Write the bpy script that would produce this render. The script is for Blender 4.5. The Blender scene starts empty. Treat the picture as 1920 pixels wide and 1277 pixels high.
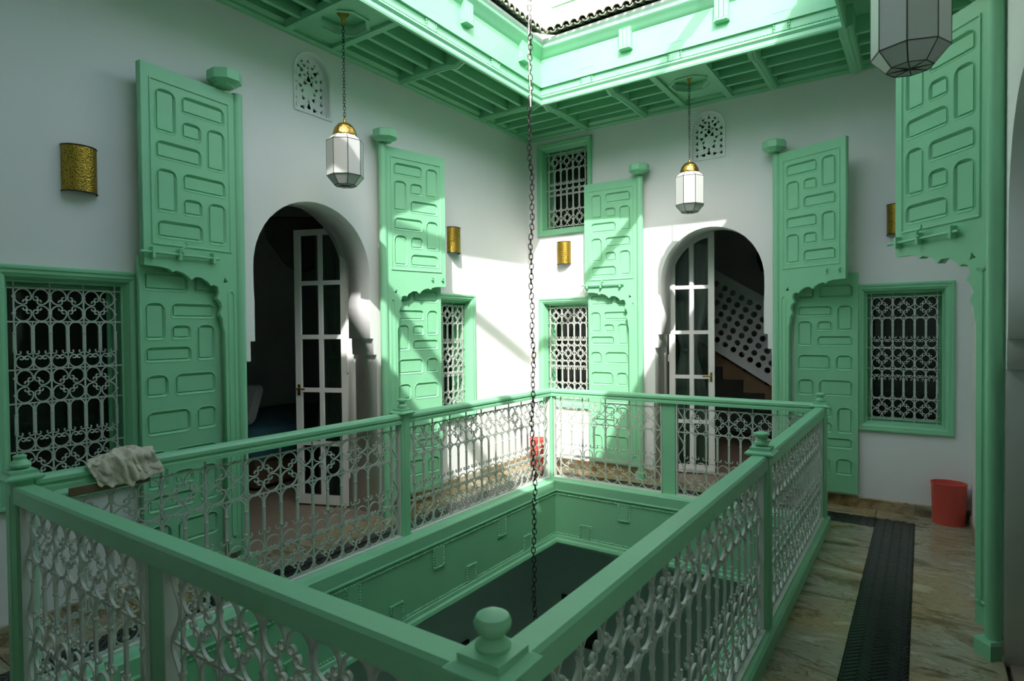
import bpy, bmesh, math, random
from mathutils import Vector, Matrix
random.seed(4)
C = bpy.context.scene.collection
S = bpy.context.scene
PI = math.pi

# ---------------------------------------------------------------- camera
H = 1.58
YAW, PITCH, ROLL = .6027, -.0185, -.0099
cam = bpy.data.objects.new('camera', bpy.data.cameras.new('camera')); C.objects.link(cam)
fw = Vector((-math.sin(YAW) * math.cos(PITCH), math.cos(YAW) * math.cos(PITCH), math.sin(PITCH)))
rt = Vector((math.cos(YAW), math.sin(YAW), 0)); up = rt.cross(fw)
r2 = math.cos(ROLL) * rt + math.sin(ROLL) * up; u2 = -math.sin(ROLL) * rt + math.cos(ROLL) * up
cam.matrix_world = Matrix(((r2.x, u2.x, -fw.x, 0), (r2.y, u2.y, -fw.y, 0), (r2.z, u2.z, -fw.z, H), (0, 0, 0, 1)))
cam.data.sensor_width = 36; cam.data.lens = 1120 / 1920 * 36; cam.data.clip_start = .02
cam.data.dof.use_dof = True; cam.data.dof.focus_distance = 5.0; cam.data.dof.aperture_fstop = 5.6
S.camera = cam
# ---------------------------------------------------------------- light
w = bpy.data.worlds.new('world'); S.world = w; w.use_nodes = True
nt = w.node_tree; bg = nt.nodes['Background']
sky = nt.nodes.new('ShaderNodeTexSky'); sky.sky_type = 'NISHITA'; sky.sun_disc = False
sky.sun_elevation = math.radians(45); sky.sun_rotation = math.radians(147); sky.air_density = 1.0; sky.dust_density = 3.0; sky.ozone_density = .6
hs = nt.nodes.new('ShaderNodeHueSaturation'); hs.inputs['Saturation'].default_value = .75
nt.links.new(sky.outputs[0], hs.inputs['Color']); nt.links.new(hs.outputs[0], bg.inputs[0]); bg.inputs[1].default_value = .58
sl = bpy.data.lights.new('sun', 'SUN'); sl.energy = 5.6; sl.angle = math.radians(.6); sl.color = (1, .97, .92)
so = bpy.data.objects.new('sun', sl); C.objects.link(so); so.location = (2, -4, 9)
so.rotation_euler = Vector((-.546, .84, -1)).to_track_quat('-Z', 'Y').to_euler()
S.view_settings.view_transform = 'Standard'; S.view_settings.look = 'None'; S.view_settings.gamma = 1
S.view_settings.use_curve_mapping = False; S.view_settings.exposure = 0.15
S.cycles.max_bounces = 10; S.cycles.diffuse_bounces = 7; S.cycles.glossy_bounces = 3; S.cycles.transmission_bounces = 8
S.cycles.caustics_reflective = False; S.cycles.caustics_refractive = False

# ---------------------------------------------------------------- materials
def mat(name, col, rough=.5, metal=0, bump=0, bscale=30, var=0, vscale=4, col2=None, spec=.5, trans=0, emit=0):
    m = bpy.data.materials.new(name); m.use_nodes = True; n = m.node_tree; b = n.nodes['Principled BSDF']
    b.inputs['Base Color'].default_value = (*col, 1); b.inputs['Roughness'].default_value = rough
    b.inputs['Metallic'].default_value = metal; b.inputs['Specular IOR Level'].default_value = spec
    b.inputs['Transmission Weight'].default_value = trans
    tc = n.nodes.new('ShaderNodeTexCoord')
    if var:
        no = n.nodes.new('ShaderNodeTexNoise'); no.inputs['Scale'].default_value = vscale; no.inputs['Detail'].default_value = 6
        n.links.new(tc.outputs['Object'], no.inputs['Vector'])
        r = n.nodes.new('ShaderNodeValToRGB'); c2 = col2 or tuple(c * (1 - var) for c in col)
        r.color_ramp.elements[0].position = .35; r.color_ramp.elements[1].position = .65
        r.color_ramp.elements[0].color = (*c2, 1); r.color_ramp.elements[1].color = (*col, 1)
        n.links.new(no.outputs['Fac'], r.inputs[0]); n.links.new(r.outputs[0], b.inputs['Base Color'])
    if bump:
        no = n.nodes.new('ShaderNodeTexNoise'); no.inputs['Scale'].default_value = bscale; no.inputs['Detail'].default_value = 4
        bp = n.nodes.new('ShaderNodeBump'); bp.inputs['Strength'].default_value = bump; bp.inputs['Distance'].default_value = .01
        n.links.new(tc.outputs['Object'], no.inputs['Vector']); n.links.new(no.outputs['Fac'], bp.inputs['Height'])
        n.links.new(bp.outputs[0], b.inputs['Normal'])
    return m
GREEN = mat('green_paint', (.25, .60, .36), .42, bump=.12, bscale=22, var=.06, vscale=3)
WHITE = mat('white_plaster', (.80, .80, .80), .8, bump=.15, bscale=9, var=.03, vscale=1.5)
WOODW = mat('white_door_paint', (.74, .76, .74), .45, bump=.05)
IRON = mat('white_iron_paint', (.56, .60, .55), .38, bump=.2, bscale=60, var=.2, vscale=14)
STILE = mat('white_strip_paint', (.62, .66, .62), .5, bump=.1)
ROOMW = mat('room_plaster', (.82, .84, .83), .9, bump=.1)
LOWER = mat('lower_storey_plaster', (.62, .73, .67), .9, bump=.1)
BRASS = mat('brass', (.60, .36, .08), .3, 1, bump=.5, bscale=70, var=.4, vscale=40)
def perf():
    m = mat('pierced_brass', (.40, .27, .045), .42, 1); n = m.node_tree; b = n.nodes['Principled BSDF']
    tc = n.nodes.new('ShaderNodeTexCoord'); v = n.nodes.new('ShaderNodeTexVoronoi'); v.inputs['Scale'].default_value = 105
    n.links.new(tc.outputs['Object'], v.inputs['Vector']); r = n.nodes.new('ShaderNodeValToRGB'); r.color_ramp.elements[0].position = .22; r.color_ramp.elements[1].position = .34
    r.color_ramp.elements[0].color = (.03, .02, .008, 1); r.color_ramp.elements[1].color = (.40, .27, .045, 1)
    n.links.new(v.outputs['Distance'], r.inputs[0]); n.links.new(r.outputs[0], b.inputs['Base Color'])
    bp = n.nodes.new('ShaderNodeBump'); bp.inputs['Strength'].default_value = .6; bp.inputs['Distance'].default_value = .004
    n.links.new(v.outputs['Distance'], bp.inputs['Height']); n.links.new(bp.outputs[0], b.inputs['Normal']); return m
PERF = perf()
IRONB = mat('black_iron', (.035, .03, .027), .5, .6, bump=.3, bscale=90)
LEAD = mat('lead_strip', (.06, .05, .045), .5, .7)
RED = mat('red_plastic', (.72, .10, .075), .45, bump=.05, var=.05)
BLACKT = mat('black_glazed_tile', (.014, .020, .018), .22, bump=.1, bscale=50, var=.5, vscale=20)
GROUT = mat('dark_grout', (.05, .06, .055), .9)
FAB = mat('beige_fabric', (.68, .61, .50), .95, bump=.4, bscale=120, var=.15, vscale=20)
CURT = mat('cream_curtain', (.62, .60, .54), .9, bump=.2)
DARKF = mat('dark_pelmet_fabric', (.10, .10, .085), .9, bump=.2)
BLUE = mat('blue_bedspread', (.05, .16, .20), .9, bump=.2)
PILLOW = mat('white_pillow', (.5, .52, .52), .9, bump=.1)
BROWN = mat('brown_board', (.17, .11, .06), .8, var=.2)
PICT = mat('dark_picture', (.012, .012, .014), .4)
ROPE = mat('white_cord', (.75, .72, .66), .8)
PLANT = mat('green_leaf', (.10, .30, .04), .5)
def milk():
    m = mat('milk_glass', (.60, .62, .61), .35); n = m.node_tree
    b = n.nodes['Principled BSDF']; t = n.nodes.new('ShaderNodeBsdfTranslucent'); t.inputs[0].default_value = (.9, .9, .88, 1)
    mx = n.nodes.new('ShaderNodeMixShader'); mx.inputs[0].default_value = .22
    n.links.new(b.outputs[0], mx.inputs[1]); n.links.new(t.outputs[0], mx.inputs[2]); n.links.new(mx.outputs[0], n.nodes['Material Output'].inputs[0])
    return m
MILK = milk()
def glass(tint=(.66, .74, .73, 1)):
    m = bpy.data.materials.new('window_glass'); m.use_nodes = True; n = m.node_tree; n.nodes.clear()
    o = n.nodes.new('ShaderNodeOutputMaterial'); g = n.nodes.new('ShaderNodeBsdfGlossy'); g.inputs['Roughness'].default_value = .02
    t = n.nodes.new('ShaderNodeBsdfTransparent'); t.inputs[0].default_value = tint
    f = n.nodes.new('ShaderNodeFresnel'); f.inputs[0].default_value = 1.45; mx = n.nodes.new('ShaderNodeMixShader')
    n.links.new(f.outputs[0], mx.inputs[0]); n.links.new(t.outputs[0], mx.inputs[1]); n.links.new(g.outputs[0], mx.inputs[2])
    n.links.new(mx.outputs[0], o.inputs[0]); return m
GLASS = glass(); DGLASS = glass((.30, .36, .33, 1))
def marble():
    m = bpy.data.materials.new('veined_marble'); m.use_nodes = True; n = m.node_tree; b = n.nodes['Principled BSDF']; b.inputs['Roughness'].default_value = .22
    tc = n.nodes.new('ShaderNodeTexCoord'); mp = n.nodes.new('ShaderNodeMapping'); mp.inputs['Rotation'].default_value = (0, 0, .5); mp.inputs['Scale'].default_value = (1.1, 2.6, 1.5)
    oi = n.nodes.new('ShaderNodeNewGeometry')
    n.links.new(oi.outputs['Position'], mp.inputs[0])
    no = n.nodes.new('ShaderNodeTexNoise'); no.inputs['Scale'].default_value = 1.5; no.inputs['Detail'].default_value = 9; no.inputs['Distortion'].default_value = 1.6; no.inputs['Roughness'].default_value = .62
    n.links.new(mp.outputs[0], no.inputs['Vector'])
    r = n.nodes.new('ShaderNodeValToRGB'); cr = r.color_ramp
    cr.elements[0].position = .30; cr.elements[0].color = (.11, .075, .04, 1); cr.elements[1].position = .74; cr.elements[1].color = (.58, .54, .44, 1)
    for p, c in ((.42, (.27, .22, .13)), (.48, (.42, .37, .27)), (.56, (.36, .31, .21)), (.62, (.50, .46, .36))):
        e = cr.elements.new(p); e.color = (*c, 1)
    n.links.new(no.outputs['Fac'], r.inputs[0])
    n2 = n.nodes.new('ShaderNodeTexNoise'); n2.inputs['Scale'].default_value = 1.3; n2.inputs['Detail'].default_value = 5; n2.inputs['Distortion'].default_value = .6
    n.links.new(oi.outputs['Position'], n2.inputs['Vector'])
    r2_ = n.nodes.new('ShaderNodeValToRGB'); r2_.color_ramp.elements[0].position = .38; r2_.color_ramp.elements[0].color = (1.0, .86, .66, 1); r2_.color_ramp.elements[1].position = .62; r2_.color_ramp.elements[1].color = (.88, .95, 1.0, 1)
    n.links.new(n2.outputs['Fac'], r2_.inputs[0])
    n3 = n.nodes.new('ShaderNodeTexNoise'); n3.inputs['Scale'].default_value = 2.6; n3.inputs['Detail'].default_value = 10; n3.inputs['Distortion'].default_value = 2.5; n.links.new(mp.outputs[0], n3.inputs['Vector'])
    r3 = n.nodes.new('ShaderNodeValToRGB'); r3.color_ramp.elements[0].position = .485; r3.color_ramp.elements[0].color = (1, 1, 1, 1); r3.color_ramp.elements[1].position = .515; r3.color_ramp.elements[1].color = (1, 1, 1, 1)
    e = r3.color_ramp.elements.new(.5); e.color = (.42, .32, .20, 1); n.links.new(n3.outputs['Fac'], r3.inputs[0])
    m1 = n.nodes.new('ShaderNodeMix'); m1.data_type = 'RGBA'; m1.blend_type = 'MULTIPLY'; m1.inputs['Factor'].default_value = 1
    m2 = n.nodes.new('ShaderNodeMix'); m2.data_type = 'RGBA'; m2.blend_type = 'MULTIPLY'; m2.inputs['Factor'].default_value = .8
    n.links.new(r.outputs[0], m1.inputs[6]); n.links.new(r2_.outputs[0], m1.inputs[7]); n.links.new(m1.outputs[2], m2.inputs[6]); n.links.new(r3.outputs[0], m2.inputs[7])
    n.links.new(m2.outputs[2], b.inputs['Base Color'])
    return m
MARBLE = marble()
ROOFT = mat('glazed_roof_tile', (.30, .33, .24), .4, bump=.3, bscale=50, var=.7, vscale=16, col2=(.07, .08, .06))

# ---------------------------------------------------------------- mesh helpers
class MB:
    def __init__(s): s.v = []; s.f = []
    def add(s, vs, fs):
        b = len(s.v); s.v += [tuple(p) for p in vs]; s.f += [tuple(i + b for i in f) for f in fs]; return s
    def box(s, x0, x1, y0, y1, z0, z1):
        return s.add([(x, y, z) for z in (z0, z1) for y in (y0, y1) for x in (x0, x1)],
                     [(0, 2, 3, 1), (4, 5, 7, 6), (0, 1, 5, 4), (2, 6, 7, 3), (0, 4, 6, 2), (1, 3, 7, 5)])
    def bevbox(s, x0, x1, y0, y1, z0, z1, b=.006):
        # stacked rounded box along z
        R = lambda i, z: [(x0 + i, y0, z), (x1 - i, y0, z)] if 0 else [(x0 + i, y0 + i, z), (x1 - i, y0 + i, z), (x1 - i, y1 - i, z), (x0 + i, y1 - i, z)]
        return s.loops([R(b, z0), R(0, z0 + b), R(0, z1 - b), R(b, z1)])
    def loops(s, L, cap=True, close=True):
        n = len(L[0]); b = len(s.v); s.v += [tuple(p) for l in L for p in l]
        for i in range(len(L) - 1):
            for j in range(n if close else n - 1):
                k = (j + 1) % n; s.f.append((b + i * n + j, b + i * n + k, b + (i + 1) * n + k, b + (i + 1) * n + j))
        if cap: s.f.append(tuple(b + j for j in range(n))[::-1]); s.f.append(tuple(b + (len(L) - 1) * n + j for j in range(n)))
        return s
    def tube(s, P, r, n=5, closed=False, cap=True):
        P = [Vector(p) for p in P]; L = []; prev = None; m = len(P)
        for i, p in enumerate(P):
            a = P[(i - 1) % m] if (closed or i) else p; c = P[(i + 1) % m] if (closed or i < m - 1) else p
            t = (c - a).normalized()
            if prev is None:
                u = t.orthogonal().normalized()
                if abs(t.y) < .5: u = Vector((0, 1, 0)); u = (u - t * u.dot(t)).normalized()
            else: u = (prev - t * prev.dot(t)).normalized()
            prev = u; v = t.cross(u); rr = r[i] if isinstance(r, (list, tuple)) else r
            L.append([p + rr * (math.cos(2 * PI * k / n + PI / n) * u + math.sin(2 * PI * k / n + PI / n) * v) for k in range(n)])
        if closed: L.append(L[0])
        return s.loops(L, cap=cap and not closed)
    def ribbon(s, P, th, dp):
        L = []; m = len(P)
        for i, p in enumerate(P):
            a = P[max(i - 1, 0)]; c = P[min(i + 1, m - 1)]; tx, tz = c[0] - a[0], c[2] - a[2]; l = math.hypot(tx, tz) or 1; nx, nz = -tz / l * th, tx / l * th
            L.append([(p[0] + nx, -dp, p[2] + nz), (p[0] + nx, dp, p[2] + nz), (p[0] - nx, dp, p[2] - nz), (p[0] - nx, -dp, p[2] - nz)])
        return s.loops(L)
    def lathe(s, prof, n=24, c=(0, 0, 0), rot=0):
        return s.loops([[(c[0] + r * math.cos(2 * PI * k / n + rot), c[1] + r * math.sin(2 * PI * k / n + rot), c[2] + z) for k in range(n)] for r, z in prof])
    def rect(s, x0, y0, x1, y1, prof):
        # profile (inset, z) closed swept round a rectangle in XY with mitred corners
        L = [[(x0 + d, y0 + d, z), (x1 - d, y0 + d, z), (x1 - d, y1 - d, z), (x0 + d, y1 - d, z)] for d, z in prof]
        L.append(L[0]); return s.loops(L, cap=False)
    def frame(s, x0, z0, x1, z1, prof):
        # same in XZ; profile (inset, y)
        L = [[(x0 + d, y, z0 + d), (x1 - d, y, z0 + d), (x1 - d, y, z1 - d), (x0 + d, y, z1 - d)] for d, y in prof]
        L.append(L[0]); return s.loops(L, cap=False)
    def extr(s, prof, a, b, axis='x'):
        # closed profile; axis x: profile (y,z); axis y: profile (x,z)
        f = (lambda t, p: (t, p[0], p[1])) if axis == 'x' else (lambda t, p: (p[0], t, p[1]))
        return s.loops([[f(a, p) for p in prof], [f(b, p) for p in prof]])
    def mesh(s, name, m, smooth=True, sharp=.6):
        me = bpy.data.meshes.new(name); me.from_pydata(s.v, [], s.f); me.materials.append(m)
        bm = bmesh.new(); bm.from_mesh(me); bmesh.ops.recalc_face_normals(bm, faces=bm.faces); bm.to_mesh(me); bm.free()
        if smooth: me.shade_smooth(); me.set_sharp_from_angle(angle=sharp)
        return me
def ob(name, me, parent=None, loc=(0, 0, 0), rot=(0, 0, 0), scale=None, label=None, cat=None, group=None, kind=None):
    o = bpy.data.objects.new(name, me); C.objects.link(o); o.location = loc
    o.rotation_euler = rot if isinstance(rot, tuple) else (0, 0, rot)
    if scale: o.scale = scale
    if parent: o.parent = parent
    for k, v in (('label', label), ('category', cat), ('group', group), ('kind', kind)):
        if v: o[k] = v
    return o
def thing(name, label, cat, loc=(0, 0, 0), rot=0, group=None, kind=None):
    return ob(name, None, None, loc, rot, None, label, cat, group, kind)
def struct(name, me, **k): return ob(name, me, kind='structure', **k)
def copytree(o, parent=None):
    c = o.copy(); C.objects.link(c); c.parent = parent
    for ch in list(o.children): copytree(ch, c)
    return c
def slab(name, outline, holes, t, m, off=0, bevel=0):
    """flat shape with holes in XZ, front face at y=off, going back by t"""
    cu = bpy.data.curves.new('shape', 'CURVE'); cu.dimensions = '2D'; cu.fill_mode = 'BOTH'; cu.extrude = t / 2
    for pts in [outline] + list(holes):
        sp = cu.splines.new('POLY'); sp.points.add(len(pts) - 1); sp.use_cyclic_u = True
        for p, q in zip(sp.points, pts): p.co = (q[0], q[1], 0, 1)
    o = bpy.data.objects.new('shape', cu); C.objects.link(o)
    dg = bpy.context.evaluated_depsgraph_get()
    me = bpy.data.meshes.new_from_object(o.evaluated_get(dg))
    bpy.data.objects.remove(o); bpy.data.curves.remove(cu)
    me.name = name
    for v in me.vertices: x, y, z = v.co; v.co = (x, -z + off + t / 2, y)
    me.materials.clear(); me.materials.append(m)
    bm = bmesh.new(); bm.from_mesh(me); bmesh.ops.remove_doubles(bm, verts=bm.verts, dist=1e-5); bmesh.ops.recalc_face_normals(bm, faces=bm.faces); bm.to_mesh(me); bm.free()
    return me
def rr(x0, z0, x1, z1, r, n=3):
    P = []
    for cx, cz, a in ((x1 - r, z1 - r, 0), (x0 + r, z1 - r, PI / 2), (x0 + r, z0 + r, PI), (x1 - r, z0 + r, 1.5 * PI)):
        P += [(cx + r * math.cos(a + PI / 2 * k / n), cz + r * math.sin(a + PI / 2 * k / n)) for k in range(n + 1)]
    return P
def circ(x, z, r, n=10, a0=0): return [(x + r * math.cos(a0 + 2 * PI * k / n), z + r * math.sin(a0 + 2 * PI * k / n)) for k in range(n)]

# ---------------------------------------------------------------- dimensions
XL, YB, XR, YN = -3.862, 5.984, .318, -.30
ZC = 3.775
T = .27                                    # wall thickness
LW = dict(loc=(XL, 0, 0), rot=PI / 2)      # frames: local X along the wall, Z up, front -Y
BW = dict(loc=(0, YB, 0), rot=0)
RW = dict(loc=(XR, 0, 0), rot=-PI / 2)

def arch_hole(c, lo=.6, mid=.565, hi=.53, spring=2.03, apex=2.575, floor=-.02):
    P = [(c - lo, floor), (c - lo, 1.375), (c - mid, 1.375), (c - mid, 1.515), (c - hi, 1.515)]
    P += [(c - hi, 1.80), (c - hi - .004, 1.9)]
    n = 22
    for k in range(n + 1):
        a = PI - PI * k / n; P.append((c + (hi + .005) * math.cos(a), spring + (apex - spring) * math.sin(a) ** .96))
    P += [(c + hi + .004, 1.9), (c + hi, 1.80), (c + hi, 1.515), (c + mid, 1.515), (c + mid, 1.375), (c + lo, 1.375), (c + lo, floor)]
    return P
def wall_outline(x0, x1, z0, z1, archs):
    P = [(x0, z0)]
    for a in archs:
        b = [(x, max(z, z0)) for x, z in a]; P += b
    P += [(x1, z0), (x1, z1), (x0, z1)]
    return P
A1, A2 = 2.962, -1.735
WINZ = (.675, 1.94)
def vent_hole(c, z0=3.25, z1=3.70, hw=.155):
    return [(c - hw, z0), (c + hw, z0)] + [(c + hw * math.cos(a), z1 - hw + hw * math.sin(a)) for a in [PI * k / 10 for k in range(11)]]
WF = .03   # how much the wall hole is smaller than the frame
TF = .17
def wrect(x0, x1, z0=WINZ[0], z1=WINZ[1]): return [(x0 + WF, z0 + WF), (x1 - WF, z0 + WF), (x1 - WF, z1 - WF), (x0 + WF, z1 - WF)]
VC1, VC2 = 2.95, -1.755
# left wall
lw = slab('wall_left', wall_outline(YN - .4, YB + T, -.02, 3.95, [arch_hole(A1)]), [wrect(.985, 1.69), wrect(4.205, 4.915), vent_hole(VC1)], T, WHITE)
struct('wall_left', lw, **LW)
bw = slab('wall_back', wall_outline(XL - .0, XR + .9, -.02, 3.95, [arch_hole(A2, .57, .535, .50)]),
          [wrect(-3.725, -3.018), wrect(-3.725, -3.018, 2.66, 3.72), wrect(-.483, .213), vent_hole(VC2)], T, WHITE)
struct('wall_back', bw, **BW)
# right wall with its own arch (local X = -y)
A3 = 2.98
rw = slab('wall_right', wall_outline(-YB, .1, -.02, 3.95, [arch_hole(-A3)]), [], .4, WHITE)
struct('wall_right', rw, **RW)
struct('wall_near', slab('wall_near', wall_outline(-XR - .9, -XL + T, -.02, 3.95, [arch_hole(1.75, .8, .75, .7, 2.03, 2.7)]), [], .3, WHITE), loc=(0, YN, 0), rot=(0, 0, PI))
for nm, fr, a, k in (('trim_5', LW, A1, (.60, .60, .60)), ('trim_6', BW, A2, (.57, .565, .56))):
    o_ = [(a - .86, -.015)] + [(x, max(z, -.015)) for x, z in arch_hole(a, *k, 2.03, 2.64)] + [(a + .86, -.015), (a + .86, 3.0), (a - .86, 3.0)]
    struct(nm, slab('door_surround', o_, [], TF, WOODW, T), **fr)
# interiors behind the arches
def room(nm, x0, x1, y0, y1, z0, z1, sides, m=ROOMW, fm=None):
    for s, b in (('left', (x0 - .1, x0, y0 - .1, y1 + .1, z0, z1)), ('right', (x1, x1 + .1, y0 - .1, y1 + .1, z0, z1)), ('near', (x0, x1, y0 - .1, y0, z0, z1)), ('far', (x0, x1, y1, y1 + .1, z0, z1))):
        if s in sides: struct('wall_%s_%s' % (nm, s), MB().box(*b).mesh('room_wall', m, False))
    struct('ceiling_' + nm, MB().box(x0 - .1, x1 + .1, y0 - .1, y1 + .1, z1, z1 + .1).mesh('room_ceiling', m, False))
room('bedroom', -7.4, XL - T, .8, 6.3, 0, 3.9, ('left', 'near', 'far'))
room('near_room', -4.0, 1.0, -4, YN - .3, 0, 3.9, ('left', 'right', 'near'))
struct('floor_near_room', MB().box(-4.1, 1.1, -4.1, YN - .02, -.1, -.005).mesh('room_floor', mat('near_room_floor', (.2, .16, .13), .6), False))
room('stairwell', XL - T - .3, 1.6, YB + T, 9.4, 0, 3.9, ('left', 'right', 'far'))
room('side_room', XR + .4, 3.4, .2, 6.0, 0, 3.9, ('right', 'near', 'far'))
BEDF = mat('bedroom_floor_tile', (.30, .23, .17), .5, var=.1)
struct('floor_bedroom', MB().box(-8.3, XL - .02, .1, 6.4, -.1, -.005).mesh('room_floor', BEDF, False))
struct('floor_stairwell', MB().box(XL - T - .4, 1.7, YB + .02, 9.5, -.1, -.005).mesh('room_floor', BEDF, False))
struct('floor_side_room', MB().box(XR + .02, 3.5, .1, YB - .02, -.1, -.005).mesh('room_floor', BEDF, False))

# ---------------------------------------------------------------- gallery floor
xl, xr, yn, yb = -3.126, -.659, .885, 5.213        # balustrade centre lines
f = MB()
for b in ((XL, xl + .02, YN, YB), (xr - .02, XR, YN, YB), (xl + .02, xr - .02, YN, yn + .02), (xl + .02, xr - .02, yb - .02, YB)):
    f.box(b[0], b[1], b[2], b[3], -.12, -.018)
floor = struct('floor', f.mesh('gallery_floor', GROUT, False))
slabs = {}
def slabpiece(x0, x1, y0, y1):
    k = (round(x1 - x0, 3), round(y1 - y0, 3))
    if k not in slabs:
        a, b = k; slabs[k] = MB().loops([[(-a / 2 + i, -b / 2 + i, z), (a / 2 - i, -b / 2 + i, z), (a / 2 - i, b / 2 - i, z), (-a / 2 + i, b / 2 - i, z)] for i, z in ((0, -.016), (0, -.0015), (.0015, 0))]).mesh('slab', MARBLE, False)
    ob('slab', slabs[k], floor, ((x0 + x1) / 2, (y0 + y1) / 2, 0))
def band(x0, x1, y0, y1, along, L=.6, g=.002):
    a, b = (x0, x1) if along == 'x' else (y0, y1); n = max(1, round((b - a) / L)); st = (b - a) / n
    for i in range(n):
        p, q = a + i * st + g, a + (i + 1) * st - g
        slabpiece(p, q, y0 + g, y1 - g) if along == 'x' else slabpiece(x0 + g, x1 - g, p, q)
SB = (5.45, 5.72)
band(XL, -3.53, YN, YB, 'y'); band(-3.27, -3.185, YN, SB[0], 'y')
band(-3.53, XR, SB[1], YB, 'x'); band(-3.27, -.31, 5.272, SB[0], 'x')
band(-.05, XR, YN, SB[1], 'y'); band(-.60, -.31, YN, 5.272, 'y')
band(-3.185, -.6, .3, .835, 'x'); 
# black herringbone mosaic strips
def tile_mesh(c, L=.078, W=.026, h=.003, ang=0, clip=None):
    ca, sa = math.cos(ang), math.sin(ang); L = L / 2 - .0013; W = W / 2 - .0013
    P = lambda i, z: [(c[0] + ca * x - sa * y, c[1] + sa * x + ca * y, z) for x, y in ((-L + i, -W + i), (L - i, -W + i), (L - i, W - i), (-L + i, W - i))]
    lo = [P(0, -.016), P(0, -.0022), P(.0022, 0)]
    if clip: lo = [[(min(max(x, clip[0]), clip[1]), min(max(y, clip[2]), clip[3]), z) for x, y, z in l] for l in lo]
    return lo
def herring(x0, x1, y0, y1):
    W = .026; n = 3; out = []; R = PI / 4; ca, sa = math.cos(R), math.sin(R)
    span = int(max(x1 - x0, y1 - y0) * 1.5 / W) + 6; cx, cy = (x0 + x1) / 2, (y0 + y1) / 2
    for i in range(-span, span):
        for j in range(-span, span):
            k = (i - j) % (2 * n)
            if k == 0: u, v, a = (i + n / 2) * W, (j + .5) * W, 0
            elif k == n: 
                u, v, a = (i + .5) * W, (j + 1 - n / 2 + 0) * W, PI / 2
            else: continue
            x, y = cx + ca * u - sa * v, cy + sa * u + ca * v
            if x0 - .02 < x < x1 + .02 and y0 - .02 < y < y1 + .02: out.append(((x, y), a + R))
    return out
strips = [((-3.53, -3.27, YN, SB[1]), 'far'), ((-3.27, -.31, *SB), 'far'), ((-.31, -.05, YN, SB[1]), 'near')]
for (x0, x1, y0, y1), how in strips:
    far = MB(); cand = []
    for c, a in herring(x0, x1, y0, y1):
        lo = tile_mesh(c, ang=a, clip=(x0, x1, y0, y1))
        full = x0 + .04 < c[0] < x1 - .04
        d = c[0] ** 2 + c[1] ** 2
        cand.append((d if (how == 'near' and full and c[1] > 2.6) else 1e9, c, a, lo))
    cand.sort(key=lambda t: t[0])
    tm = {}
    for i, (d, c, a, lo) in enumerate(cand):
        if d < 1e8 and i < 270:
            k = round(a, 2)
            if k not in tm: tm[k] = MB().loops(tile_mesh((0, 0), ang=a)).mesh('tile', BLACKT, False)
            ob('mosaic_tile', tm[k], floor, (c[0], c[1], random.uniform(-.0004, .0004)))
        else: far.loops(lo)
    ob('mosaic_tiles', far.mesh('mosaic', BLACKT, False), floor, kind='stuff')
# marble skirting
def skirting(nm, pts_list, fr):
    base = None
    for i, (a, b) in enumerate(pts_list):
        m = MB().loops([[(a, -d, z), (b, -d, z), (b, .001, z), (a, .001, z)] for d, z in ((.014, 0), (.014, .085), (.010, .092))]).mesh('skirting', MARBLE, False)
        if base is None: base = struct(nm, m, **fr)
        else: ob('skirting_piece', m, base)
def runs(a, b, L=.42):
    n = max(1, round((b - a) / L)); s = (b - a) / n; return [(a + i * s + .001, a + (i + 1) * s - .001) for i in range(n)]
skirting('baseboard_left', runs(YN, A1 - .6) + runs(A1 + .6, YB), LW)
skirting('baseboard_back', runs(XL, A2 - .57) + runs(A2 + .57, XR), BW)
skirting('baseboard_right', runs(-YB, -A3 - .6), RW)

# ---------------------------------------------------------------- scroll iron work
def cscroll(R, rb, quad=None, phi=2.45):
    """C scroll centred on 0,0 in XZ, its mouth pointing down (-Z)"""
    half = []; p = Vector((0, 0, R)); h = 0.0; ds = R * .16; s = 0; pts = [p.copy()]
    Lm = R * phi; k1 = 1 / R; tot = 0
    while tot < phi + 4.9:
        k = k1 if s < Lm else min(1 / (.39 * R) * (1 + .75 * (s - Lm) / R), 9 / R)
        step = ds if s < Lm else ds * .62
        h -= k * step; p = p + Vector((math.cos(h + k * step / 2), 0, math.sin(h + k * step / 2))) * step; s += step; tot += k * step; pts.append(p.copy())
        if len(pts) > 60: break
    left = [Vector((-q.x, 0, q.z)) for q in pts[:0:-1]]
    P = left + pts; m = len(P)
    if quad:
        c_ = math.cos(PI / 4); Q = [Vector((q.x * c_ + q.z * c_ * -1, 0, q.x * c_ + q.z * c_)) for q in P]      # mouth now points down-right
        xs = [q.x for q in Q]; zs = [q.z for q in Q]; kx = (quad[0] - 2 * rb) / (max(xs) - min(xs)); kz = (quad[1] - 2 * rb) / (max(zs) - min(zs)); mx, mz = (max(xs) + min(xs)) / 2, (max(zs) + min(zs)) / 2
        P = [Vector(((q.x - mx) * kx, 0, (q.z - mz) * kz)) for q in Q]
    return MB().ribbon(P, rb * .82, rb * 1.35)
def archpiece(wd, drop, rb, n=5):
    r = wd / 2 - rb * 1.4; P = []; hk = r * .30
    left = []
    for k in range(7):
        a = PI / 2 + PI / 2 * k / 6; left.append((r * math.cos(a), -r + r * math.sin(a)))
    left.append((-r, -drop * .6)); left.append((-r, -drop))
    for k in range(1, 8):
        a = PI + k * PI * 1.25 / 7; left.append((-r + hk + hk * math.cos(a), -drop + hk * math.sin(a)))
    right = [(-x, z) for x, z in left[1:]]
    P = [(x, 0, z) for x, z in left[::-1]] + [(x, 0, z) for x, z in right]
    return MB().ribbon(P, rb * .82, rb * 1.35)
meshcache = {}
def cached(key, fn):
    if key not in meshcache: meshcache[key] = fn()
    return meshcache[key]
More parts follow.
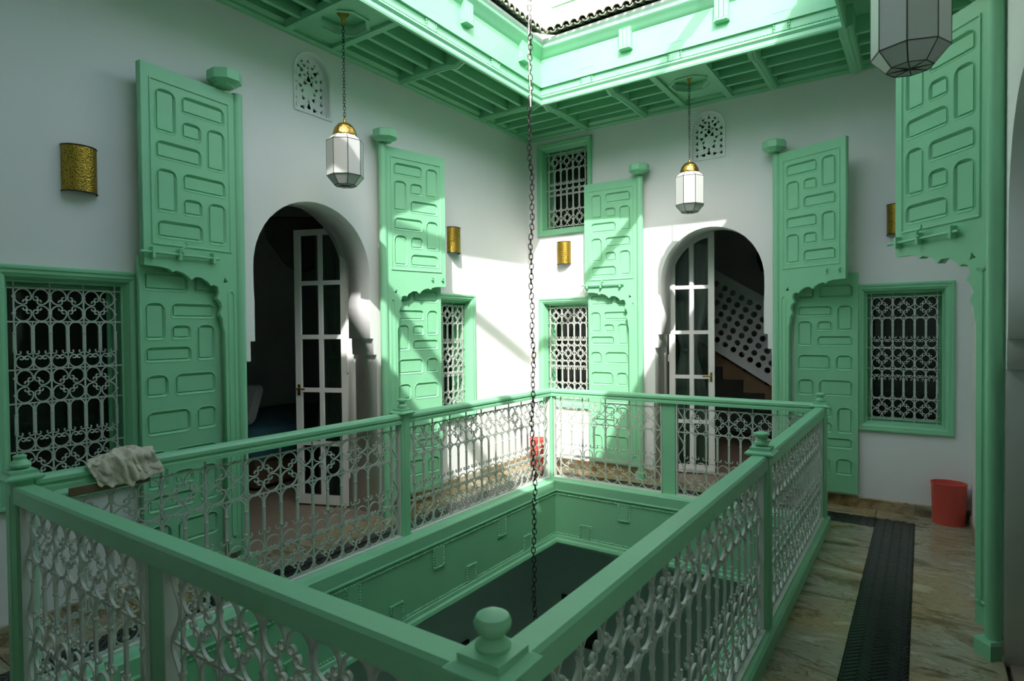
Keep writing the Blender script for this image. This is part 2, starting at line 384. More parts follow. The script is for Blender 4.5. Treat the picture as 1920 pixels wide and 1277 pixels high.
def ironwork(parent, x0, cells, pitch, rows, rb=.0038, bar=.0045, top_ext=.02, bot_ext=.02, M=IRON, y=0, ends=(0, 0), midbars=True, frame=None):
    """rows: list of (kind, z_top, z_bottom) from the top down; parent gets bars, scrolls and arches as sub-parts"""
    zt = rows[0][1]; zb = rows[-1][2]; q = pitch / 2
    hb = MB(); x1 = x0 + cells * pitch
    zs = [rows[0][1]] + [r[2] for r in rows if r[3]]
    for z in zs: hb.box(x0 - ends[0], x1 + ends[1], y - bar, y + bar, z - bar, z + bar)
    for (kind, a, b, _) in rows:      # collars
        for c in range(cells):
            cx = x0 + (c + .5) * pitch
            for zz in ((a, b) if kind == 'flower' else ()):
                for sx in (-q / 2, q / 2): hb.box(cx + sx - bar * 1.6, cx + sx + bar * 1.6, y - bar * 1.7, y + bar * 1.7, zz - bar * 1.5, zz + bar * 1.5)
    ob('crossbar', hb.mesh('crossbars', M, False), parent)
    vm = MB(); vm.box(-bar, bar, -bar, bar, zb - bot_ext, zt + top_ext)
    for (kind, a, b, _) in rows:
        if kind == 'flower':
            for t in (.25, .75): vm.box(-bar * 2.2, bar * 2.2, -bar * 1.7, bar * 1.7, a + (b - a) * t - .006, a + (b - a) * t + .006)
        if kind in ('arches', 'arches_up'):
            fr = (.36, .94) if kind == 'arches' else (.06, .64)
            vm.box(-bar * 1.9, bar * 1.9, -bar * 1.1, bar * 1.1, a + (b - a) * fr[0], a + (b - a) * fr[1])
            for t in fr: vm.lathe([(0, -.008), (bar * 2.3, -.006), (bar * 2.8, 0), (bar * 2.3, .006), (0, .008)], 8, (0, 0, a + (b - a) * t))
    vme = vm.mesh('bar', M)
    for c in range(cells + 1): ob('bar', vme, parent, (x0 + c * pitch, y, 0))
    for ri, (kind, a, b, _) in enumerate(rows):
        h = a - b
        if kind == 'flower':
            me = cached(('q', round(q, 4), round(h, 4), rb, M.name), lambda: cscroll(.05, rb, (q, h / 2)).mesh('scroll', M, True, 1.0))
            for c in range(cells):
                cx, cz = x0 + (c + .5) * pitch, (a + b) / 2
                for sx, sz in ((-1, 1), (1, 1), (1, -1), (-1, -1)):
                    ob('scroll', me, parent, (cx + sx * q / 2, y, cz + sz * h / 4), 0, (-sx, 1, sz))
        elif kind in ('hearts', 'hearts_up'):
            R = min(q * .5, h * .62) - rb * .8
            me = cached(('c', round(R, 4), rb, M.name), lambda: cscroll(R, rb).mesh('scroll', M, True, 1.2))
            for c in range(cells * 2):
                cx = x0 + (c + .5) * q; rot = 0 if kind == 'hearts' else PI
                cz = (a - R - rb if kind == 'hearts' else b + R + rb)
                ob('scroll', me, parent, (cx, y, cz), (0, rot, 0))
        elif kind in ('arches', 'arches_up'):
            drop = h * .97
            me = cached(('a', round(q, 4), round(drop, 3), rb, M.name), lambda: archpiece(q, drop, rb).mesh('arch', M, True, 1.2))
            for c in range(cells * 2):
                cx = x0 + (c + .5) * q
                ob('arch_bar', me, parent, (cx, y, a if kind == 'arches' else b), (0, 0 if kind == 'arches' else PI, 0))
    # short bars between paired arches and hearts
    grp = []; cur = None
    for (kind, a, b, _) in rows:
        if kind in ('arches', 'arches_up', 'hearts', 'hearts_up'):
            if cur: cur[1] = b; cur[2].append((kind, a, b))
            else: cur = [a, b, [(kind, a, b)]]; grp.append(cur)
        else: cur = None
    for a, b, ks in grp:
        m = MB().box(-bar * .8, bar * .8, -bar * .8, bar * .8, b, a)
        for kind, p, r in ks:
            if 'arch' in kind:
                fr = (.36, .94) if kind == 'arches' else (.06, .64)
                m.box(-bar * 1.9, bar * 1.9, -bar * 1.1, bar * 1.1, p + (r - p) * fr[0], p + (r - p) * fr[1])
                for t in fr: m.lathe([(0, -.008), (bar * 2.3, -.006), (bar * 2.8, 0), (bar * 2.3, .006), (0, .008)], 8, (0, 0, p + (r - p) * t))
        me = m.mesh('short_bar', M)
        for c in range(cells): ob('short_bar', me, parent, (x0 + (c + .5) * pitch, y, 0))

# ---------------------------------------------------------------- windows
FRP = [(0, .001), (0, -.022), (.008, -.03), (.02, -.03), (.026, -.022), (.042, -.022), (.048, -.016), (.06, -.010), (.068, .01), (.075, .05), (.085, .05), (.085, .2), (0.03, .2), (.03, .001)]
def window(n, fr, x0, x1, z0, z1, rows_fn, cells=3, glass_y=.19):
    root = ob('window_%d' % n, MB().frame(x0, z0, x1, z1, FRP).mesh('window_frame', GREEN, True, .4), kind='structure', **fr)
    gx0, gx1 = x0 + .09, x1 - .09
    pitch = (gx1 - gx0 - .05) / cells
    g = ob('iron_grille', MB().box(gx0 - .02, gx0 - .012, .055, .063, z0 + .1, z1 - .1).mesh('grille', IRON, False), root)
    ironwork(g, gx0 + .025, cells, pitch, rows_fn(z1 - .115, z0 + .105), rb=.0036, bar=.0038, top_ext=.03, bot_ext=.03, y=.06, ends=(.03, .03))
    # casement behind with glass
    cf = ob('casement', MB().frame(gx0 - .02, z0 + .07, gx1 + .02, z1 - .07, [(0, glass_y), (.035, glass_y), (.035, glass_y + .03), (0, glass_y + .03)]).mesh('casement', GREEN, False), root)
    ob('pane', MB().box(gx0, gx1, glass_y + .012, glass_y + .016, z0 + .09, z1 - .09).mesh('pane', DGLASS, False), cf)
    return root
def split(zt, zb, spec):
    tot = sum(h for _, h, _ in spec); z = zt; out = []
    for k, h, hb in spec:
        d = (zt - zb) * h / tot; out.append((k, z, z - d, hb)); z -= d
    return out
R_left = lambda a, b: split(a, b, [('flower', .175, 1), ('arches', .165, 0), ('hearts_up', .085, 1), ('flower', .175, 1), ('arches', .165, 0), ('hearts_up', .085, 1), ('flower', .175, 1)])
R_sym = lambda a, b: split(a, b, [('flower', .175, 1), ('arches', .165, 0), ('hearts_up', .085, 1), ('flower', .175, 1), ('hearts', .085, 0), ('arches_up', .165, 1), ('flower', .175, 1)])
R_up = lambda a, b: split(a, b, [('flower', .19, 1), ('arches', .15, 0), ('hearts_up', .08, 1), ('hearts', .06, 0), ('arches_up', .18, 1), ('flower', .19, 1)])
window(1, LW, .985, 1.69, *WINZ, R_left)
window(2, LW, 4.205, 4.915, *WINZ, R_sym)
window(3, BW, -3.725, -3.018, *WINZ, R_sym)
window(4, BW, -3.725, -3.018, 2.66, 3.72, R_up)
window(5, BW, -.483, .213, *WINZ, R_sym)

# carved plaster ventilators above the arches
def ventilator(n, fr, c):
    z0, z1, hw = 3.25, 3.70, .155
    holes = []; zc = 3.52
    def tri(x, z, r, a):
        r *= 1.35; holes.append([(c + x + r * math.cos(a + t) * k, z + r * math.sin(a + t) * k) for t, k in ((0, 1.3), (1.9, .75), (2.9, .5), (4.2, .8))])
    for sx in (-1, 1):
        for z in (3.30, 3.36, 3.42, 3.48, 3.54): tri(sx * .118, z, .016, PI / 2 + (.3 if (z * 100) % 12 < 6 else -.4))
        for i, (x, z, r, a) in enumerate(((.05, 3.30, .020, 0), (.045, 3.37, .018, 1), (.055, 3.42, .014, 2), (.07, 3.46, .016, .5), (.03, 3.49, .02, 1.2), (.075, 3.53, .016, 2.2), (.03, 3.55, .014, 0), (.06, 3.58, .018, .8), (.09, 3.60, .013, 1.6), (.035, 3.62, .016, .3), (.06, 3.645, .014, 2.5))):
            tri(sx * x, z, r, a if sx > 0 else PI - a)
    for z, r in ((3.31, .02), (3.35, .012), (3.52, .022), (3.57, .018), (3.61, .013), (3.66, .016)): tri(0, z, r, PI / 2)
    g = slab('ventilator', vent_hole(c), holes, .03, WHITE, .05)
    root = ob('ventilator', g, None, fr['loc'], fr['rot'])
    root['label'] = ['pierced plaster ventilator above the left arch beside the octagonal brass lantern chain', 'pierced plaster ventilator above the back arch, right of the lantern chain'][n]
    root['category'] = 'ventilator'; root['group'] = 'arched ventilators'
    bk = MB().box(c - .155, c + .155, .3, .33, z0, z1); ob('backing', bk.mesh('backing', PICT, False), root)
    ring = MB(); out = [(c + (x - c) * 1.13, 3.475 + (z - 3.475) * 1.07) for x, z in vent_hole(c)]; inn = vent_hole(c)
    ring.loops([[(x, -.004, z) for x, z in out], [(x, -.010, z) for x, z in [(c + (x - c) * 1.09, 3.475 + (z - 3.475) * 1.05) for x, z in inn]], [(x, -.002, z) for x, z in inn]], cap=False)
    ob('plaster_rim', ring.mesh('rim', WHITE), root)
ventilator(0, LW, VC1); ventilator(1, BW, VC2)

# ---------------------------------------------------------------- great folding leaves
Wl, Z0, Z1 = .62, .12, 3.15
def panel_mesh(w_, h_, s):
    def mk():
        L = []
        for i, y, r in ((0, .0, 1), (.002, -.0025, 1), (.005, -.002, .95), (.019, .015, .25), (.021, .015, .2), (.022, .006, .2)):
            L.append([(x, y, z) for x, z in rp(-w_ / 2 + i, -h_ / 2 + i, w_ / 2 - i, h_ / 2 - i, r)])
        m = MB(); m.loops(L, cap=False); m.f.append(tuple(range(len(m.v) - len(L[0]), len(m.v))))
        return m.mesh('panel', GREEN, True, .5)
    return cached(('p', round(w_, 3), round(h_, 3)), mk)
def rp(x0, z0, x1, z1, k=1):
    P = []; h = min(x1 - x0, z1 - z0)
    for cx, cz, a, r in ((1, 1, 0, .42), (-1, 1, PI / 2, .42), (-1, -1, PI, .2), (1, -1, 1.5 * PI, .2)):
        r = min(.05, h * r) * k; X = x1 - r if cx > 0 else x0 + r; Z = z1 - r if cz > 0 else z0 + r
        P += [(X + r * math.cos(a + PI / 2 * t / 4), Z + r * math.sin(a + PI / 2 * t / 4)) for t in range(5)]
    return P
def pinwheel(a, b, zt, zb, g=.028):
    cw = (b - a - 2 * g) / 3; H_ = zt - zb; P = lambda c0, c1, t0, t1: (a + c0 * (cw + g), a + c1 * (cw + g) + cw, zt - H_ * t1, zt - H_ * t0)
    return [P(0, 1, 0, .27), P(2, 2, 0, .63), P(0, 0, .36, 1), P(1, 1, .37, .63), P(1, 2, .73, 1)]
def leaf(label, loc, rz, s, wick=None, bolt=False, strip=.11, hw='plain'):
    root = thing('carved_door_leaf', label, 'door', loc, rz, 'carved green door leaves')
    W_ = Wl; cut = [(1, 1.975), (.84, 1.972), (.76, 1.962), (.73, 1.945), (.69, 1.957), (.62, 1.945), (.57, 1.925), (.54, 1.905), (.50, 1.925), (.43, 1.925), (.36, 1.90), (.33, 1.875), (.30, 1.885), (.25, 1.875), (.235, 1.835), (.265, 1.80), (.22, 1.775), (.205, 1.74), (.235, 1.70), (.20, 1.665), (.195, 1.62)]
    sf = strip / W_
    cut = [(sf + (u - .177) * (1 - sf) / (1 - .177), z) for u, z in cut] + [(sf, 1.58), (sf, Z0)]
    out = [(0, Z0), (0, Z1), (W_, Z1)] + [(u * W_, z) for u, z in cut]
    up_ = pinwheel(.085, W_ - .075, 3.03, 2.61) + pinwheel(.085, W_ - .075, 2.56, 2.14)
    holes = [rp(a, c, b, d) for a, b, c, d in up_]
    star = [(.165 * W_ + (.03 if k % 2 else .012) * math.cos(k * PI / 3 + .3) * .8, 1.915 + (.026 if k % 2 else .010) * math.sin(k * PI / 3 + .3)) for k in range(6)]
    holes.append(star)
    # groove border
    me = slab('leaf', [(s * x, z) for x, z in out], [[(s * x, z) for x, z in h] for h in holes], .045, GREEN)
    ob('leaf_board', me, root)
    for a, b, c, d in up_: ob('panel', panel_mesh(b - a, d - c, s), root, (s * (a + b) / 2, 0, (c + d) / 2))
    x0, x1 = sorted((s * .055, s * (W_ - .045)))
    ob('border_moulding', MB().frame(x0, 2.10, x1, 3.075, [(0, .001), (.002, -.006), (.008, -.007), (.012, -.003), (.014, .001)]).mesh('border', GREEN, True, .5), root)
    x0, x1 = sorted((s * .035, s * (strip - .02)))
    ob('strip_moulding', MB().loops([[(x, y, z) for x, z in rr(x0 + i, Z0 + .1 + i, x1 - i, 1.86 - i, .025)] for i, y in ((0, .001), (.004, -.006), (.012, -.006), (.016, .001))]).mesh('strip', GREEN, True, .5), root)
    # pivot post
    ob('pivot_post', MB().lathe([(.012, 0), (.034, .002), (.034, 3.16), (.02, 3.168)], 16, (s * -.012, .012, 0)).mesh('post', GREEN), root)
    ob('pivot_base', MB().loops([[(s * -.012 + a, b, z) for a, b in ((-e, -e), (e, -e), (e, e), (-e, e))] for e, z in ((.047, 0), (.047, .07), (.04, .085), (.034, .085))]).mesh('base', GREEN, False), root)
    if wick is not None:
        wr = ob('wicket_door', None, root, (0, .05, 0), wick)
        rows = [(.13, .27, 1.83, 1.95), (.30, .59, 1.83, 1.95)]
        a_, b_ = strip + .03, W_ - .035
        rows = []
        def row(kind, zt, zb):
            g = .03; c = (b_ - a_ - g); rows.extend([(a_, a_ + c * .34, zb, zt), (a_ + c * .34 + g, b_, zb, zt)] if kind == 's' else [(a_, a_ + c * .66, zb, zt), (a_ + c * .66 + g, b_, zb, zt)])
        row('s', 1.95, 1.83); rows.extend(pinwheel(a_, b_, 1.765, 1.40)); row('w', 1.33, 1.19); row('s', 1.11, .96); rows.extend(pinwheel(a_, b_, .87, .50)); row('w', .42, .27)
        hs_ = [[(s * x, z) for x, z in rp(p, c, q, d)] for p, q, c, d in rows]
        bd = slab('wicket', [(s * x, z) for x, z in ((strip + .005, Z0), (W_ - (.014 if s < 0 else 0), Z0), (W_ - (.014 if s < 0 else 0), 2.04), (strip + .005, 2.04))], hs_, .035, GREEN)
        ob('wicket_board', bd, wr)
        for p, q, c, d in rows: ob('panel', panel_mesh(q - p, d - c, s), wr, (s * (p + q) / 2, 0, (c + d) / 2))
    if bolt:
        b = MB(); b.tube([(s * (W_ + .03), -.022, 2.05), (s * .16, -.022, 2.05)], .009, 8)
        for x in (W_ - .04, .42, .2): b.box(s * x - .008, s * x + .008, -.036, .001, 2.018, 2.082)
        ob('sliding_bolt', b.mesh('bolt', GREEN), root)
        t = [(s * (.40 + .02 * math.sin(i)), -.035 - .004 * (i % 2), 2.06 + i * .011) for i in range(7)]
        ob('bolt_hasp', MB().tube(t, .005, 6).mesh('hasp', GREEN), root)
    else:
        for x in (W_ - .045, W_ - .155):
            ob('staple', MB().box(s * x - .006, s * x + .006, -.02, .001, 2.03, 2.07).lathe([(0, -.008), (.009, 0), (0, .008)], 8, (s * x, -.02, 2.05)).mesh('staple', GREEN), root)
    return root
def socket(label, loc, rz):
    P = [(.13 * math.cos(PI / 8 + k * PI / 4) * .8, .11 * math.sin(PI / 8 + k * PI / 4)) for k in range(8)]
    m = MB().loops([[(x * k, y * k, z) for x, y in P] for k, z in ((.55, -.03), (.6, -.02), (1, 0), (1, .055), (.93, .065))])
    root = ob('pivot_socket', m.mesh('socket', GREEN, False), None, loc, rz, None, label, 'door socket', 'wooden pivot sockets')
    return root
L1 = (XL + .10, 2.262); L2 = (XL + .10, 3.585); L3 = (-2.44, YB - .10); L4 = (-1.10, YB - .10); LR = (XR - .055, 3.62)
leaf('tall carved green door leaf left of the left arch, wicket shut behind scalloped cut', (*L1, 0), PI / 2 + math.asin(.06 / .62), -1, -.05, True)
leaf('sunlit carved green door leaf right of the left arch, half covering a grilled window', (*L2, 0), PI / 2 - math.asin(.15 / .62), 1, .05)
leaf('sunlit carved green door leaf left of the back arch, over the corner window', (*L3, 0), .03, -1, -.02, True)
leaf('carved green door leaf right of the back arch, swung away from the wall', (*L4, 0), -.40, 1, .40)
leaf('carved green door leaf at the far right swung across, open below its scalloped edge', (*LR, 0), math.atan2(-.77, .636), -1, None, True, strip=.078)
socket('octagonal green socket block above the leftmost carved door leaf', (XL + .12, L1[1] - .09, 3.20), PI / 2)
socket('octagonal green socket block above the carved door leaf right of the left arch', (XL + .12, L2[1] - .01, 3.20), PI / 2)
socket('octagonal green socket block above the carved door leaf left of the back arch', (L3[0] + .02, YB - .12, 3.20), 0)
socket('octagonal green socket block above the carved door leaf right of the back arch', (L4[0] - .02, YB - .12, 3.20), 0)
socket('octagonal green socket block above the far right carved door leaf', (XR - .10, LR[1], 3.21), PI / 2)

# ---------------------------------------------------------------- french doors
def french(nm, loc, rz, s, wd=.50, zs=(.0, .566, 1.05, 1.53, 2.016), top=2.6, round_top=True):
    st = .058; X = lambda x: s * x
    def curve(x): return (1.98 + (top - 1.98) * math.sqrt(max(0, 1 - ((wd - x) / (wd + .02)) ** 2))) if round_top else top
    out = [(0, .012), (wd, .012)] + [(x, curve(x)) for x in [wd * (1 - k / 12) for k in range(13)]]
    xm = wd / 2; cols = [(st, xm - .018), (xm + .018, wd - st)]; holes = []; panes = []
    for i in range(len(zs)):
        z0 = zs[i] + (.10 if i == 0 else .02)
        for a, b in cols:
            if i < len(zs) - 1:
                z1 = zs[i + 1] - .02; hl = [(a, z0), (b, z0), (b, z1), (a, z1)]
            else: hl = [(a, z0), (b, z0)] + [(x, max(z0 + .02, curve(x) - .055)) for x in [b + (a - b) * k / 5 for k in range(6)]]
            holes.append(hl)
    root = ob(nm, slab('french_leaf', [(X(x), z) for x, z in out], [[(X(x), z) for x, z in h] for h in holes], .038, WOODW), None, loc, rz, kind='structure')
    for h in holes:
        m = MB(); m.loops([[(X(x), .016, z) for x, z in h], [(X(x), .021, z) for x, z in h]]); ob('pane', m.mesh('pane', GLASS, False), root)
        ob('glazing_bead', MB().loops([[(X(x), y, z) for x, z in h] for y in (.004,)] + [[(X(x + (.008 if x < (h[0][0] + h[1][0]) / 2 else -.008)), .014, z) for x, z in h]], cap=False).mesh('bead', WOODW, False), root)
    ob('door_handle', MB().box(X(wd - .035) - .012, X(wd - .035) + .012, -.006, 0, 1.0, 1.1).tube([(X(wd - .035), -.005, 1.06), (X(wd - .035), -.045, 1.06), (X(wd - .12), -.05, 1.06)], .008, 6).mesh('handle', BRASS), root)
    for z in (.3, 1.25, 2.0): ob('hinge', MB().lathe([(0, -.04), (.009, -.036), (.009, .036), (0, .04)], 8, (X(-.006), 0, z)).mesh('hinge', WOODW), root)
    return root
def head(a, b): return math.atan2(b[1] - a[1], b[0] - a[0])
# left arch: hinge inside the far jamb, swung into the bedroom; front towards the courtyard side
h1, e1 = (-4.225, 3.545), (-4.72, 3.36)
french('door_1', (*h1, 0), head(e1, h1), -1, .52, top=2.50, round_top=False)
h2, e2 = (-2.285, 6.35), (-1.83, 6.46)
french('door_2', (*h2, 0), head(h2, e2), 1, .47)
h3, e3 = (-4.30, 2.36), (-4.9, 2.2)
french('door_3', (*h3, 0), head(h3, (-4.75, 2.10)), 1, .52)

# ---------------------------------------------------------------- curtains, bed and the stair inside the rooms
def curtain(label, loc, zt, zb, ztie, wd=.2, m=CURT, grp='tied curtains'):
    L = []; n = 36
    for i in range(25):
        z = zt + (zb - zt) * i / 24; t = abs(z - ztie); k = .34 + .66 * min(1, (t / .55)) ** .8
        L.append([(wd * k * math.cos(a) * (1 + .10 * math.sin(7 * a)), wd * .45 * k * math.sin(a) * (1 + .35 * math.sin(9 * a + i * .05)), z) for a in [2 * PI * j / n for j in range(n)]])
    root = ob('curtain', MB().loops(L).mesh('curtain', m), None, loc, .4, None, label, 'curtain', grp)
    ob('tieback', MB().lathe([(wd * .30, -.03), (wd * .40, 0), (wd * .30, .03)], 16, (0, 0, ztie)).mesh('tie', m), root)
curtain('cream curtain tied back behind the glazed door in the left arch', (-4.62, 3.76, 0), 2.55, .02, 1.35)
curtain('cream curtain tied back behind the glazed door in the back arch', (-2.17, 6.66, 0), 2.5, .02, 1.32)
def pelmet(label, loc, rz):
    m = MB(); L = []
    for i in range(13):
        x = -.34 + .68 * i / 12; sag = .32 * (1 - (x / .34) ** 2) + .05
        L.append([(x, .03 * math.sin(i * 1.3) + dy, 2.72 - dz) for dy, dz in ((0, 0), (.09, .0), (.10, .13 + sag * .35), (.07, sag + .14), (0, sag + .10), (-.01, sag * .3))])
    m.loops(L); m.tube([(-.36, .04, 2.72), (.36, .04, 2.72)], .03, 8)
    ob('pelmet_swag', m.mesh('swag', DARKF), None, loc, rz, None, label, 'drape')
pelmet('dark draped swag hanging at the head of the left arch inside the bedroom', (-4.98, 3.64, -.05), .7)
bed = thing('bed', 'low bed under a blue spread seen through the left arch', 'bed', (-6.3, 4.3, 0), .12)
ob('bed_base', MB().bevbox(-.75, .75, -1, 1, .02, .32, .02).mesh('base', BROWN), bed)
ob('mattress', MB().loops([[(x * k, y * k, z) for x, y in rr(-.78, -1.02, .78, 1.02, .12)] for k, z in ((1, .30), (1.01, .45), (.99, .55), (.94, .60), (.7, .615), (.3, .62))]).mesh('spread', BLUE), bed)
def pillow(label, loc, rz, tilt):
    L = [[(x * k, y * k * .9, z) for x, y in rr(-.32, -.24, .32, .24, .08, 4)] for k, z in ((.5, -.075), (.85, -.055), (1, 0), (.85, .055), (.5, .075), (.1, .082))]
    ob('pillow', MB().loops(L).mesh('pillow', PILLOW), None, loc, (tilt, 0, rz), None, label, 'pillow', 'white pillows')
pillow('white pillow propped at the near end of the blue bed', (-6.0, 3.55, .82), .2, 1.2)
pillow('white pillow propped at the far corner of the blue bed', (-6.65, 3.5, .82), .1, 1.15)
# stair with pierced balustrade panel
st = thing('staircase', 'staircase descending behind a white pierced balustrade, seen through the back arch', 'staircase', (0, 7.35, 0))
P0, P1 = (-3.2, 2.98), (.2, .86); sl_ = (P1[1] - P0[1]) / (P1[0] - P0[0]); top_z = lambda x: P0[1] + sl_ * (x - P0[0]); hgt = .98
holes = []; L_ = math.hypot(P1[0] - P0[0], P1[1] - P0[1]); ux, uz = (P1[0] - P0[0]) / L_, (P1[1] - P0[1]) / L_
for r in range(7):
    for k in range(int(L_ / .112) - 1):
        t = .12 + (k + (.5 if r % 2 else 0)) * .112; v = -.16 - r * .112
        x = P0[0] + ux * t - uz * 0; z = P0[1] + uz * t + v * 1.0
        x -= uz * 0; holes.append(circ(x, z, .037, 8, .39))
ob('pierced_panel', slab('pierced', [(P0[0], P0[1] - hgt), (P1[0], P1[1] - hgt), (P1[0], P1[1]), (P0[0], P0[1])], holes, .06, mat('stair_plaster', (.55, .57, .56), .8)), st)
stp = MB()
for i in range(14):
    x = P0[0] + i * .24; z = top_z(x) - hgt - .05; stp.box(x, x + .24, .06, 1.0, z - .25, z)
ob('steps', stp.mesh('steps', BROWN, False), st)
ob('hanging_hook', MB().tube([(-1.90, 2.0, 3.02), (-1.97, 2.0, 2.86), (-2.0, 2.0, 2.6), (-1.94, 2.0, 2.42), (-1.84, 2.0, 2.38), (-1.76, 2.0, 2.48)], .034, 6).mesh('hook', PICT), None, (0, 7.35, 0), label='dark curved strap hanging on the wall inside the back arch', cat='strap')

# ---------------------------------------------------------------- ceiling of the gallery
XT0, XT1, YT0, YT1 = -3.085, -.487, .85, 5.027       # roof opening
c = MB()
for b in ((XL, XT0 + .02, YN, YB), (XT1 - .02, XR, YN, YB), (XT0, XT1, YN, YT0 + .02), (XT0, XT1, YT1 - .02, YB)): c.box(b[0], b[1], b[2], b[3], 3.93, 4.0)
ceil = struct('ceiling', c.mesh('ceiling_boards', GREEN, False))
TR = [(0, 3.775), (.03, 3.775), (.042, 3.79), (.042, 3.81), (.065, 3.835), (.065, 3.93), (0, 3.93)]
tr = MB()
tr.rect(XL, YN, XR, YB, TR); ob('wall_plate', tr.mesh('wall_plate', GREEN, True, .4), ceil)
def joist(x0, x1, y0, y1):
    ob('joist', MB().box(x0, x1, y0, y1, 3.80, 3.932).mesh('joist', GREEN, False), ceil)
def cross(p, q, along, wdt=.075, heavy=False):
    """moulded cross beam with a dropped S end at the opening side; along = 'x' beam runs in x"""
    h = .012 if not heavy else .03
    P = [(-wdt / 2, 3.93), (-wdt / 2, 3.80 - h), (-wdt / 2 + .012, 3.785 - h), (-wdt / 6, 3.785 - h), (-wdt / 6 + .006, 3.775 - h), (wdt / 6 - .006, 3.775 - h), (wdt / 6, 3.785 - h), (wdt / 2 - .012, 3.785 - h), (wdt / 2, 3.80 - h), (wdt / 2, 3.93)]
    m = MB()
    n = 9; L = []
    for i in range(n):
        t = i / (n - 1); dz = -.022 * math.exp(-((t - .86) / .07) ** 2) + (.018 * max(0, (t - .9) / .1))
        pos = p + (q - p) * t
        if along[0] == 'x': L.append([(pos, along[1] + a, z + (dz if z < 3.9 else 0)) for a, z in P])
        else: L.append([(along[1] + a, pos, z + (dz if z < 3.9 else 0)) for a, z in P])
    m.loops(L); ob('cross_beam', m.mesh('cross', GREEN, True, .4), ceil)
lys = [YN, .82, 1.98, 3.865, 5.06]
jx = [XL + .22, XL + .39, XL + .56]
for y in lys[1:4]: cross(XL + .03, XT0 - .01, ('x', y))
cross(XL + .03, XT0 - .01, ('x', 5.03), .085)
for a, b in zip(lys[:-1], lys[1:]):
    for x in jx:
        if a < 2.9 < b: joist(x - .018, x + .018, a, 2.70); joist(x - .018, x + .018, 3.12, b)
        else: joist(x - .018, x + .018, a, b)
jy = [YT1 + .25, YT1 + .46, YT1 + .67]
bxs = [XL, -3.07, -2.39, -1.14, -.475, XR]
for i, x in enumerate(bxs[1:5]): cross(YB - .03, YT1 + .012, ('y', x), .10 if i == 3 else .075, i == 3)
for a, b in zip(bxs[:-1], bxs[1:]):
    for y in jy:
        if a < -1.75 < b: joist(a, -1.98, y - .018, y + .018); joist(-1.52, b, y - .018, y + .018)
        else: joist(a, b, y - .018, y + .018)
for x in (XT1 + .2, XT1 + .38, XT1 + .56, XT1 + .72): joist(x - .018, x + .018, YN, YT1 - .05)
for y in (.0, .18, .36, .54): joist(XT0, XT1, y - .018, y + .018)
def rose(cx, cy, hx, hy, strips):
    oct_ = [(cx + .17 * math.cos(PI / 8 + k * PI / 4), cy + .17 * math.sin(PI / 8 + k * PI / 4)) for k in range(8)]
    me = slab('rose', [(cx - hx, cy - hy), (cx + hx, cy - hy), (cx + hx, cy + hy), (cx - hx, cy + hy)], [oct_], .11, GREEN)
    for v in me.vertices: x, y, z = v.co; v.co = (x, z, 3.805 + y)
    ob('lantern_rose', me, ceil)
    oo = MB(); oo.loops([[(cx + r * math.cos(PI / 8 + k * PI / 4), cy + r * math.sin(PI / 8 + k * PI / 4), z) for k in range(8)] for r, z in ((.20, 3.806), (.20, 3.795), (.172, 3.795), (.172, 3.93))], cap=False)
    ob('rose_rim', oo.mesh('rim', GREEN, False), ceil)
    ob('rose_board', MB().box(cx - .2, cx + .2, cy - .2, cy + .2, 3.872, 3.885).mesh('board', GREEN, False), ceil)
    for s in strips: ob('rose_strip', MB().box(*s, 3.782, 3.84).mesh('strip', GREEN, False), ceil)
rose(-3.45, 2.91, .33, .17, [(XL + .05, XT0 - .03, 2.68, 2.735), (XL + .05, XT0 - .03, 3.085, 3.14)])
rose(-1.75, 5.46, .19, .37, [(-2.0, -1.945, YT1 + .03, YB - .05), (-1.555, -1.50, YT1 + .03, YB - .05)])

# upper fascia round the opening
FU = [(-.022, 3.93), (-.022, 3.79), (-.012, 3.765), (.006, 3.77), (.010, 3.785), (.004, 3.815), (.018, 3.835), (.012, 3.85), (.0, 3.852), (0, 4.205), (.01, 4.215), (.02, 4.235), (.05, 4.27), (.062, 4.29), (.062, 4.315), (-.06, 4.315), (-.06, 3.94)]
upf = struct('trim_1', MB().rect(XT0, YT0, XT1, YT1, [(-(-d), z) for d, z in FU]).mesh('upper_fascia', GREEN, True, .35))
def beads(P, Q, step=.024, r=.011, nrm=(0, -1, 0)):
    m = MB(); P, Q = Vector(P), Vector(Q); n = int((Q - P).length / step)
    for i in range(n):
        c = P + (Q - P) * ((i + .5) / n); a = (Q - P).normalized() * r * 1.25; b = Vector(nrm) * r; u = a.cross(b).normalized() * r
        m.add([c + a, c - a, c + b, c + u, c - u], [(0, 2, 3), (0, 4, 2), (1, 3, 2), (1, 2, 4)])
    return m
def rope(parent, P, Q, nrm): ob('rope_moulding', beads(P, Q, nrm=nrm).mesh('rope', GREEN, False), parent, kind='stuff')
rope(upf, (XT0 + .003, YT0, 3.862), (XT0 + .003, YT1, 3.862), (1, 0, 0)); rope(upf, (XT0, YT1 - .003, 3.862), (XT1, YT1 - .003, 3.862), (0, -1, 0))
def umark(up_=True):
    m = MB(); w_, h_ = .055, .145; m.box(-w_ + .012, w_ - .012, -.008, .001, 0, h_)
    for a, b in (((-w_, 0), (-w_, h_)), ((w_, 0), (w_, h_)), ((-w_, h_), (w_, h_))):
        bb = beads((a[0], -.004, a[1]), (b[0], -.006, b[1]), .020, .012); m.add(bb.v, bb.f)
    m.box(-w_ - .008, w_ + .008, -.012, .001, h_, h_ + .008)
    return m.mesh('mark', GREEN, False)
UM = umark()
